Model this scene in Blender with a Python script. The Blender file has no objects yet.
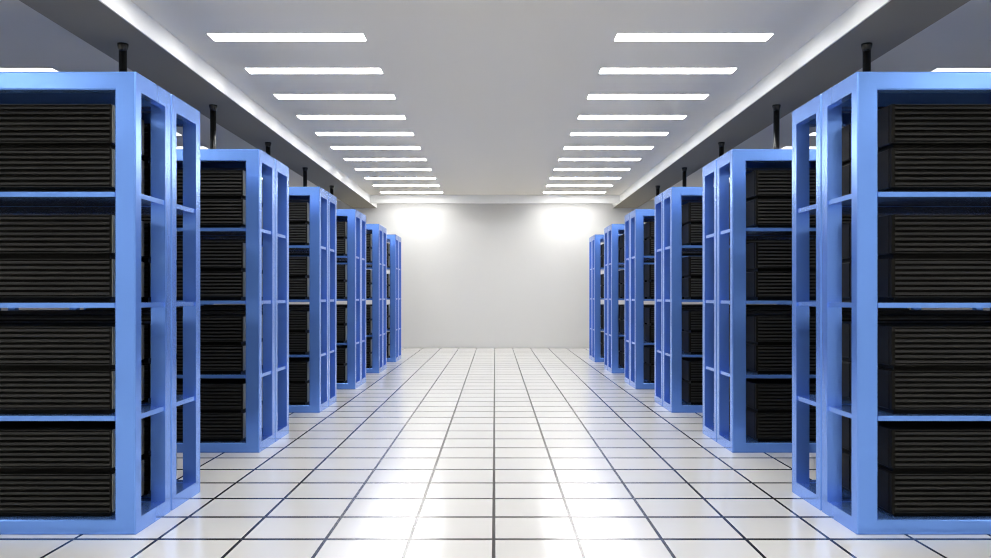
import bpy, bmesh, math
from mathutils import Vector

S = bpy.context.scene
COL = S.collection

# ------------------------------------------------------------------ measures
EYE = 1.134
F_PX = 838.0
RACK_H, RACK_W, RACK_D = 2.205, 3.506, 0.435
PAIR_PITCH, PAIR_START, PAIR_GAP = 2.093, 3.986, 0.012
LEFT_EDGE, RIGHT_EDGE = -1.709, 1.7245       # aisle faces of the two rows
CEIL, BEAM_Z = 3.250, 3.087
BEAM_IN, BEAM_OUT = 2.603, 3.138
WALL_Y, BACK_BEAM_Y = 18.51, 17.48
ROOM_X, FRONT_Y = 6.4, -2.4
TILE, TILE_X, TILE_PHASE = 0.3944, 0.3925, 0.3653

# ------------------------------------------------------------------ materials
def nodes_of(name):
    m = bpy.data.materials.new(name)
    m.use_nodes = True
    nt = m.node_tree
    return m, nt, nt.nodes['Principled BSDF']

def rough_noise(nt, b, lo, hi, scale, coord='Object'):
    tc = nt.nodes.new('ShaderNodeTexCoord')
    n = nt.nodes.new('ShaderNodeTexNoise')
    n.inputs['Scale'].default_value = scale
    n.inputs['Detail'].default_value = 3
    r = nt.nodes.new('ShaderNodeMapRange')
    r.inputs['To Min'].default_value = lo
    r.inputs['To Max'].default_value = hi
    nt.links.new(tc.outputs[coord], n.inputs['Vector'])
    nt.links.new(n.outputs['Fac'], r.inputs['Value'])
    nt.links.new(r.outputs['Result'], b.inputs['Roughness'])

def plain(name, col, lo, hi, scale=3.0, metallic=0.0, spec=0.5):
    m, nt, b = nodes_of(name)
    b.inputs['Base Color'].default_value = (*col, 1)
    b.inputs['Metallic'].default_value = metallic
    b.inputs['Specular IOR Level'].default_value = spec
    rough_noise(nt, b, lo, hi, scale)
    return m

M = {}
M['blue'] = plain('blue_powder_coat', (0.175, 0.380, 0.98), 0.20, 0.23, 2.0, 0.65, 1.0)
M['navy'] = plain('dark_navy_coat', (0.012, 0.014, 0.032), 0.35, 0.45, 2.0)
M['black'] = plain('black_sheet_metal', (0.005, 0.0046, 0.0036), 0.5, 0.6, 4.0, 0.0, 0.12)
M['grille'] = plain('charcoal_grille', (0.0150, 0.0148, 0.0142), 0.42, 0.50, 4.0, 0.0, 0.22)
M['plate'] = plain('pale_zinc_plate', (0.16, 0.16, 0.13), 0.35, 0.45, 4.0, 0.0, 0.5)
M['pipe'] = plain('black_gloss_pipe', (0.005, 0.005, 0.005), 0.22, 0.30, 5.0, 0.0, 0.5)
M['ceiling'] = plain('ceiling_paint', (0.79, 0.755, 0.685), 0.75, 0.85, 1.0, 0.0, 0.2)
M['beam'] = plain('beam_shade_paint', (0.31, 0.285, 0.235), 0.75, 0.85, 1.0, 0.0, 0.2)  # underside shade put into the colour, darker than the aisle faces
M['brightened'] = plain('brightened_white', (0.86, 0.86, 0.84), 0.6, 0.7, 1.0, 0.0, 0.3)  # white stands in for light on the beam faces; front wall shares it
M['wall'] = plain('wall_paint', (0.65, 0.645, 0.63), 0.7, 0.8, 1.0, 0.0, 0.2)
M['trim'] = plain('white_light_frame', (0.6, 0.6, 0.6), 0.4, 0.5, 4.0)

def emission(name, strength):
    m = bpy.data.materials.new(name)
    m.use_nodes = True
    nt = m.node_tree
    nt.nodes.clear()
    o = nt.nodes.new('ShaderNodeOutputMaterial')
    e = nt.nodes.new('ShaderNodeEmission')
    e.inputs['Color'].default_value = (1, 0.995, 0.985, 1)
    e.inputs['Strength'].default_value = strength
    nt.links.new(e.outputs[0], o.inputs['Surface'])
    return m
M['lamp'] = emission('lit_diffuser', 20.0)
M['lamp_near'] = emission('lit_diffuser_entrance', 12.0)
M['lamp_dim'] = emission('dimmed_diffuser', 2.5)

def floor_material():
    m, nt, b = nodes_of('glazed_floor_tiles')
    N, L = nt.nodes, nt.links
    tc = N.new('ShaderNodeTexCoord')
    sp = N.new('ShaderNodeSeparateXYZ')
    L.new(tc.outputs['Object'], sp.inputs[0])
    def math_node(op, a, v=None):
        n = N.new('ShaderNodeMath'); n.operation = op
        for i, x in enumerate((a, v)):
            if x is None: continue
            if isinstance(x, (int, float)): n.inputs[i].default_value = x
            else: L.new(x, n.inputs[i])
        return n.outputs[0]
    def joint(axis, phase, width, TILE=TILE):
        a = math_node('ADD', axis, -phase)
        a = math_node('DIVIDE', a, TILE)
        fl = math_node('FLOOR', math_node('ADD', a, 0.5))
        d = math_node('ABSOLUTE', math_node('SUBTRACT', a, fl))
        return math_node('LESS_THAN', d, 0.5 * width / TILE), math_node('FLOOR', a)
    jx, ix = joint(sp.outputs['X'], -0.005, 0.016, TILE_X)
    jy, iy = joint(sp.outputs['Y'], TILE_PHASE, 0.030)
    mask = math_node('MAXIMUM', jx, jy)
    cv = N.new('ShaderNodeCombineXYZ')
    L.new(ix, cv.inputs[0]); L.new(iy, cv.inputs[1])
    wn = N.new('ShaderNodeTexWhiteNoise'); wn.noise_dimensions = '3D'
    L.new(cv.outputs[0], wn.inputs['Vector'])
    mr = N.new('ShaderNodeMapRange')
    mr.inputs['To Min'].default_value = 0.72; mr.inputs['To Max'].default_value = 0.75
    L.new(wn.outputs['Value'], mr.inputs['Value'])
    tile = N.new('ShaderNodeCombineColor')
    for i, k in enumerate((1.0, 0.985, 0.955)): L.new(math_node('MULTIPLY', mr.outputs[0], k), tile.inputs[i])
    mix = N.new('ShaderNodeMix'); mix.data_type = 'RGBA'
    L.new(mask, mix.inputs['Factor'])
    L.new(tile.outputs[0], mix.inputs['A'])
    mix.inputs['B'].default_value = (0.012, 0.012, 0.012, 1)
    L.new(mix.outputs['Result'], b.inputs['Base Color'])
    ro = N.new('ShaderNodeMapRange')
    ro.inputs['To Min'].default_value = 0.17; ro.inputs['To Max'].default_value = 0.22
    L.new(mask, ro.inputs['Value'])
    L.new(ro.outputs[0], b.inputs['Roughness'])
    sl = N.new('ShaderNodeMapRange')
    sl.inputs['To Min'].default_value = 0.9; sl.inputs['To Max'].default_value = 0.8
    L.new(mask, sl.inputs['Value'])
    L.new(sl.outputs[0], b.inputs['Specular IOR Level'])
    bp = N.new('ShaderNodeBump'); bp.invert = True
    bp.inputs['Strength'].default_value = 0.25; bp.inputs['Distance'].default_value = 0.002
    L.new(mask, bp.inputs['Height'])
    L.new(bp.outputs[0], b.inputs['Normal'])
    return m
M['floor'] = floor_material()

# ------------------------------------------------------------------ mesh helpers
def finish(bm, name, smooth=False):
    bmesh.ops.recalc_face_normals(bm, faces=bm.faces)
    me = bpy.data.meshes.new(name)
    bm.to_mesh(me); bm.free()
    if smooth:
        for p in me.polygons: p.use_smooth = True
    return me

def link(name, me, mat=None, parent=None, loc=(0, 0, 0)):
    o = bpy.data.objects.new(name, me)
    if mat is not None and me is not None and not me.materials: me.materials.append(mat)
    COL.objects.link(o)
    o.location = loc
    if parent: o.parent = parent
    return o

def box_bm(x0, x1, y0, y1, z0, z1, bm=None):
    bm = bm or bmesh.new()
    vs = [bm.verts.new(p) for p in ((x0,y0,z0),(x1,y0,z0),(x1,y1,z0),(x0,y1,z0),(x0,y0,z1),(x1,y0,z1),(x1,y1,z1),(x0,y1,z1))]
    for f in ((0,1,2,3),(4,5,6,7),(0,1,5,4),(1,2,6,5),(2,3,7,6),(3,0,4,7)):
        bm.faces.new([vs[i] for i in f])
    return bm

def bevelled_box(x0, x1, y0, y1, z0, z1, r, seg=2):
    bm = box_bm(x0, x1, y0, y1, z0, z1)
    bmesh.ops.bevel(bm, geom=list(bm.edges), offset=r, segments=seg, profile=0.5, affect='EDGES')
    return bm

def loft_ring(loops):
    """closed section of rectangular loops: each loop = (x0, x1, z0, z1, y)"""
    bm = bmesh.new()
    rows = []
    for x0, x1, z0, z1, y in loops:
        rows.append([bm.verts.new(p) for p in ((x0,y,z0),(x1,y,z0),(x1,y,z1),(x0,y,z1))])
    n = len(rows)
    for i in range(n):
        a, b = rows[i], rows[(i + 1) % n]
        for k in range(4):
            bm.faces.new((a[k], a[(k+1) % 4], b[(k+1) % 4], b[k]))
    return bm

def face_frame(w, h, side, top, bot, yf, yb, c):
    """frame with a chamfer on its yf side"""
    s = 1 if yb > yf else -1
    X0, X1, Z0, Z1 = 0, w, 0, h
    x0, x1, z0, z1 = side, w - side, bot, h - top
    return loft_ring([
        (X0+c, X1-c, Z0+c, Z1-c, yf), (X0, X1, Z0, Z1, yf + s*c), (X0, X1, Z0, Z1, yb),
        (x0, x1, z0, z1, yb), (x0, x1, z0, z1, yf + s*c), (x0-c, x1+c, z0-c, z1+c, yf)])

def prism(pts, z0, z1, c=0.002):
    bm = bmesh.new()
    lo = [bm.verts.new((x, y, z0)) for x, y in pts]
    hi = [bm.verts.new((x, y, z1)) for x, y in pts]
    bm.faces.new(lo); bm.faces.new(hi)
    n = len(pts)
    for i in range(n):
        bm.faces.new((lo[i], lo[(i+1) % n], hi[(i+1) % n], hi[i]))
    return bm

def lathe(profile, n=28):
    bm = bmesh.new()
    rows = []
    for r, z in profile:
        rows.append([bm.verts.new((r*math.cos(2*math.pi*k/n), r*math.sin(2*math.pi*k/n), z)) for k in range(n)])
    for a, b in zip(rows, rows[1:]):
        for k in range(n):
            bm.faces.new((a[k], a[(k+1) % n], b[(k+1) % n], b[k]))
    bm.faces.new(rows[0]); bm.faces.new(rows[-1])
    return bm

def tag(o, label=None, cat=None, group=None, kind=None):
    if label: o['label'] = label
    if cat: o['category'] = cat
    if group: o['group'] = group
    if kind: o['kind'] = kind
    return o

def structure(name, bm, mat, label=None):
    return tag(link(name, finish(bm, name), mat), label, kind='structure')

def thing(name, loc, label, cat, group):
    o = bpy.data.objects.new(name, None)
    COL.objects.link(o)
    o.location = loc
    o.empty_display_size = 0.1
    return tag(o, label, cat, group)

def copy_thing(root, loc, label, group=None, mesh=None):
    r = root.copy(); COL.objects.link(r)
    r.location = loc; r['label'] = label
    if group: r['group'] = group
    for ch in list(root.children):
        c = ch.copy(); COL.objects.link(c); c.parent = r
        if mesh and ch.name.startswith(mesh[0]): c.data = mesh[1]
    return r

# ------------------------------------------------------------------ the room
T = 0.12
structure('floor', box_bm(-ROOM_X, ROOM_X, FRONT_Y, WALL_Y, -T, 0), M['floor'])
structure('ceiling', box_bm(-ROOM_X, ROOM_X, FRONT_Y, WALL_Y, CEIL, CEIL + T), M['ceiling'])
structure('wall_back', box_bm(-ROOM_X - T, ROOM_X + T, WALL_Y, WALL_Y + T, -T, CEIL + T), M['wall'])
structure('wall_front', box_bm(-ROOM_X - T, ROOM_X + T, FRONT_Y - T, FRONT_Y, -T, CEIL + T), M['brightened'])
structure('wall_left', box_bm(-ROOM_X - T, -ROOM_X, FRONT_Y, WALL_Y, -T, CEIL + T), M['wall'])
structure('wall_right', box_bm(ROOM_X, ROOM_X + T, FRONT_Y, WALL_Y, -T, CEIL + T), M['wall'])
structure('trim_1', box_bm(-BEAM_OUT, -BEAM_IN - 0.012, FRONT_Y, WALL_Y, BEAM_Z, CEIL), M['beam'], 'dropped ceiling beam, underside shade painted grey, running above the left row of racks')
structure('trim_2', box_bm(BEAM_IN + 0.012, BEAM_OUT, FRONT_Y, WALL_Y, BEAM_Z, CEIL), M['beam'], 'dropped ceiling beam, underside shade painted grey, running above the right row of racks')
structure('trim_3', box_bm(-BEAM_IN, BEAM_IN, BACK_BEAM_Y, BACK_BEAM_Y + 0.1, BEAM_Z, CEIL), M['brightened'], 'valance board, lit look painted white, across the ceiling in front of the back wall')  # light on the board's face put into its white
structure('trim_4', box_bm(-BEAM_IN - 0.012, -BEAM_IN, FRONT_Y, WALL_Y, BEAM_Z, CEIL), M['brightened'], 'added white strip for the lit aisle face of the left ceiling beam')  # added strips: the lit side of each beam put into the colour
structure('trim_5', box_bm(BEAM_IN, BEAM_IN + 0.012, FRONT_Y, WALL_Y, BEAM_Z, CEIL), M['brightened'], 'added white strip for the lit aisle face of the right ceiling beam')

# ------------------------------------------------------------------ ceiling lights
LW, LD = 1.273, 0.200
fw = 0.012
ring = loft_ring([(0, LW, 0, LD, 0.0), (0, LW, 0, LD, -0.003), (fw, LW-fw, fw, LD-fw, -0.003), (fw, LW-fw, fw, LD-fw, 0.0)])
for v in ring.verts: v.co = Vector((v.co.x, v.co.z, v.co.y))
frame_me = finish(ring, 'frame')
diff_me = finish(box_bm(fw, LW-fw, fw, LD-fw, -0.006, 0), 'diffuser')

light0 = thing('ceiling_light', (0, 0, 0), 'x', 'ceiling light', 'x')
link('frame', frame_me, M['trim'], light0)
link('diffuser', diff_me, M['lamp'], light0)
ORD = ['first', 'second', 'third', 'fourth', 'fifth', 'sixth', 'seventh', 'eighth', 'ninth', 'tenth', 'eleventh', 'twelfth']
L_START, L_PITCH = 6.731, 1.0165
first_used = False
dim_me = diff_me.copy(); dim_me.materials.clear(); dim_me.materials.append(M['lamp_dim'])
near_me = diff_me.copy(); near_me.materials.clear(); near_me.materials.append(M['lamp_near'])
def put_light(x, y, z, label, group, mesh=None):
    global first_used
    if not first_used:
        light0.location = (x, y, z); light0['label'] = label; light0['group'] = group
        first_used = True
    else:
        copy_thing(light0, (x, y, z), label, group, mesh)
for side in (-1, 1):
    sn = 'left' if side < 0 else 'right'
    for k in range(-8, 12):
        y = L_START + L_PITCH * k
        x = -2.324 if side < 0 else 2.250 - LW
        if k < 0:
            lb = 'white strip light outside the picture, %s before the %s aisle row begins' % (ORD[-k-1], sn)
        elif k < 11:
            lb = 'white strip light over the aisle, %s from the near end of the %s row' % (ORD[k], sn)
        else:
            lb = 'white strip light hidden behind the far end valance, washing the back wall on %s' % sn
        put_light(x, y, CEIL, lb, 'strip lights over the aisle, %s row' % sn, ('diffuser', near_me) if k < -1 else None)
        y = L_START + L_PITCH * k
        dim = ('diffuser', dim_me) if k >= 0 else ('diffuser', near_me)
        x = -4.09 - LW if side < 0 else 4.09
        if k < 1:
            lb = 'white strip light outside the picture, %s before the %s row beyond the beam' % (ORD[-k], sn)
        elif k == 1:
            lb = 'white strip light seen just above the top edge of the nearest %s rack' % sn
        else:
            lb = 'white strip light beyond the %s beam, %s behind the one above the nearest rack' % (sn, ORD[k-2])
        put_light(x, y, CEIL, lb, 'strip lights beyond the %s beam' % sn, dim)

# ------------------------------------------------------------------ rack parts
C = 0.006
PZ = 0.065
me_front = finish(face_frame(RACK_W, RACK_H, 0.100, 0.086, 0.071, 0.0, PZ, C), 'front_frame')
me_rear = finish(face_frame(RACK_W, RACK_H, 0.075, 0.086, 0.071, RACK_D, RACK_D - PZ - 0.010, C), 'rear_frame')
y0, y1 = PZ, RACK_D - PZ - 0.010
me_side_top = finish(box_bm(0, 0.045, y0, y1, RACK_H - 0.086, RACK_H), 'side_rail')
me_side_bot = finish(box_bm(0, 0.045, y0, y1, 0, 0.071), 'side_rail')
a, b2 = 0.102, 0.077
me_shelf = finish(prism([(a, 0.006), (RACK_W-a, 0.006), (RACK_W-a, y0), (RACK_W-0.006, y0), (RACK_W-0.006, y1), (RACK_W-b2, y1),
                         (RACK_W-b2, RACK_D-0.006), (b2, RACK_D-0.006), (b2, y1), (0.006, y1), (0.006, y0), (a, y0)], 0, 0.024), 'shelf')
me_top = finish(box_bm(0.045, RACK_W-0.045, y0, y1, RACK_H - 0.014, RACK_H - 0.002), 'top_panel')
me_bot = finish(box_bm(0.045, RACK_W-0.045, y0, y1, 0.057, 0.069), 'bottom_panel')
SHELF_TOPS = [1.633, 1.104, 0.565]

rack0 = thing('server_rack', (0, 0, 0), 'x', 'server rack', 'x')
link('front_frame', me_front, M['blue'], rack0)
link('rear_frame', me_rear, M['blue'], rack0)
for xo in (0, RACK_W - 0.045):
    link('side_rail', me_side_top, M['blue'], rack0, (xo, 0, 0))
    link('side_rail', me_side_bot, M['blue'], rack0, (xo, 0, 0))
for z in SHELF_TOPS:
    link('shelf', me_shelf, M['blue'], rack0, (0, 0, z - 0.024))
link('top_panel', me_top, M['navy'], rack0)['label'] = 'dark navy top panel'
link('bottom_panel', me_bot, M['blue'], rack0)

# ------------------------------------------------------------------ server
SW, SD, SH, FOOT = 3.2, 0.37, 0.1885, 0.0235
bm = bevelled_box(0, SW - 0.004, 0.022, SD, FOOT, FOOT + SH, 0.004, 1)
box_bm(0.03, SW - 0.03, 0.04, SD - 0.03, 0, FOOT + 0.003, bm)
me_chassis = finish(bm, 'chassis')
# louvred front: slats as one extruded profile, between a top lip, a bottom lip and two end caps
pts = [(0.0215, FOOT + 0.002), (0.003, FOOT + 0.002), (0.003, FOOT + 0.006), (0.0205, FOOT + 0.006)]
p = 0.0252
z = FOOT + 0.012
for i in range(7):
    pts += [(0.0205, z), (0.0005, z + 0.0005), (0.0005, z + 0.002), (0.0045, z + 0.0125), (0.0205, z + 0.0130)]
    z += p
pts += [(0.0205, FOOT + SH - 0.006), (0.003, FOOT + SH - 0.006), (0.003, FOOT + SH - 0.002), (0.0215, FOOT + SH - 0.002)]
bm = bmesh.new()
r0 = [bm.verts.new((0.020, y, zz)) for y, zz in pts]
r1 = [bm.verts.new((SW - 0.014, y, zz)) for y, zz in pts]
n = len(pts)
for i in range(n):
    bm.faces.new((r0[i], r0[(i+1) % n], r1[(i+1) % n], r1[i]))
bm.faces.new(r0); bm.faces.new(r1)
bmesh.ops.triangulate(bm, faces=[f for f in bm.faces if len(f.verts) > 4])
me_grille = finish(bm, 'front_grille')
me_grille.materials.append(M['grille']); me_grille.materials.append(M['black'])
for f in me_grille.polygons:                 # charcoal slats, black backing; slot walls blackened to paint in shade
    ys = [me_grille.vertices[v].co.y for v in f.vertices]
    if max(ys) > 0.015 and f.area > 0.001: f.material_index = 1
me_caps = [finish(box_bm(*q, 0.0, 0.0215, FOOT + 0.002, FOOT + SH - 0.002), 'end_cap') for q in ((0.002, 0.020), (SW - 0.014, SW - 0.006))]
me_plate = finish(box_bm(SW - 0.004, SW, 0.004, SD - 0.004, FOOT + 0.004, FOOT + SH - 0.004), 'side_plate')

server0 = thing('server', (0, 0, 0), 'x', 'server', 'x')
link('chassis', me_chassis, M['black'], server0)
link('front_grille', me_grille, M['grille'], server0)['label'] = 'charcoal louvred front grille'
for me in me_caps: link('end_cap', me, M['black'], server0)
link('side_plate', me_plate, M['plate'], server0)['label'] = 'pale metal side plate'

# ------------------------------------------------------------------ the rows
PAIRN = ['nearest', 'second', 'third', 'fourth', 'fifth', 'farthest']
BAYS = [('top', 1.633), ('second', 1.104), ('third', 0.565), ('bottom', 0.071)]
started = False
for side in (-1, 1):
    sn = 'left' if side < 0 else 'right'
    rx = LEFT_EDGE - RACK_W if side < 0 else RIGHT_EDGE
    sx = -1.834 - SW if side < 0 else 1.900
    for i in range(6):
        for h in (0, 1):
            ry = PAIR_START + PAIR_PITCH * i + h * (RACK_D + PAIR_GAP)
            hn = 'front' if h == 0 else 'rear'
            lb = 'blue open-frame server rack, %s half of the %s pair in the %s row' % (hn, PAIRN[i], sn)
            gp = 'blue racks in the %s row' % sn
            if not started:
                rack, rack0_loc = rack0, None
                rack.location = (rx, ry, 0); rack['label'] = lb; rack['group'] = gp
            else:
                copy_thing(rack0, (rx, ry, 0), lb, gp)
            for bn, bz in BAYS:
                for u in (0, 1):
                    lb = '%s black louvred server in %s bay, %s rack of %s pair, %s row' % (('lower', 'upper')[u], bn, hn, PAIRN[i], sn)
                    gp = 'servers in the %s row' % sn
                    loc = (sx, ry + 0.032, bz + 0.001 + u * (SH + FOOT + 0.0005))
                    if not started:
                        server0.location = loc; server0['label'] = lb; server0['group'] = gp
                        started = True
                    else:
                        copy_thing(server0, loc, lb, gp)

# ------------------------------------------------------------------ pipes from the racks to the beams
TOP = BEAM_Z - RACK_H
me_pipe = finish(lathe([(0.030, 0.0), (0.030, TOP - 0.06)]), 'stem', True)
me_cap = finish(lathe([(0.030, TOP - 0.06), (0.033, TOP - 0.045), (0.041, TOP - 0.012), (0.041, TOP)]), 'flange', True)
for me in (me_pipe, me_cap):
    me.polygons[-1].use_smooth = False; me.polygons[-2].use_smooth = False
pipe0 = None
for side in (-1, 1):
    sn = 'left' if side < 0 else 'right'
    for i in range(1, 6):
        lb = 'black vertical conduit between the %s %s rack pair and the ceiling beam' % (PAIRN[i], sn)
        gp = 'conduits above the %s row' % sn
        loc = (side * 2.875, 6.478 + 2.075 * (i - 1), RACK_H)
        if pipe0 is None:
            pipe0 = thing('conduit', loc, lb, 'conduit', gp)
            link('stem', me_pipe, M['pipe'], pipe0)
            link('flange', me_cap, M['pipe'], pipe0)
        else:
            copy_thing(pipe0, loc, lb, gp)

# ------------------------------------------------------------------ world, camera, look
w = bpy.data.worlds.new('world'); S.world = w
w.use_nodes = True
w.node_tree.nodes['Background'].inputs['Color'].default_value = (0.0, 0.0, 0.0, 1)
w.node_tree.nodes['Background'].inputs['Strength'].default_value = 0.0

cam = bpy.data.cameras.new('camera')
co = bpy.data.objects.new('camera', cam)
COL.objects.link(co)
cam.sensor_width = 36.0
cam.lens = F_PX / 991.0 * 36.0
cam.shift_x = 0.7 / 991.0
cam.shift_y = 17.5 / 991.0
cam.clip_start = 0.05
co.location = (0, 0, EYE)
co.rotation_euler = (math.pi / 2, 0, 0)
S.camera = co

S.cycles.max_bounces = 12
S.cycles.diffuse_bounces = 8
S.cycles.glossy_bounces = 6
S.cycles.filter_width = 1.1
S.cycles.use_denoising = True
S.cycles.sample_clamp_indirect = 6.0
S.view_settings.view_transform = 'Standard'
S.view_settings.look = 'None'
S.view_settings.gamma = 1.0
S.view_settings.use_curve_mapping = False
S.view_settings.exposure = 0.37
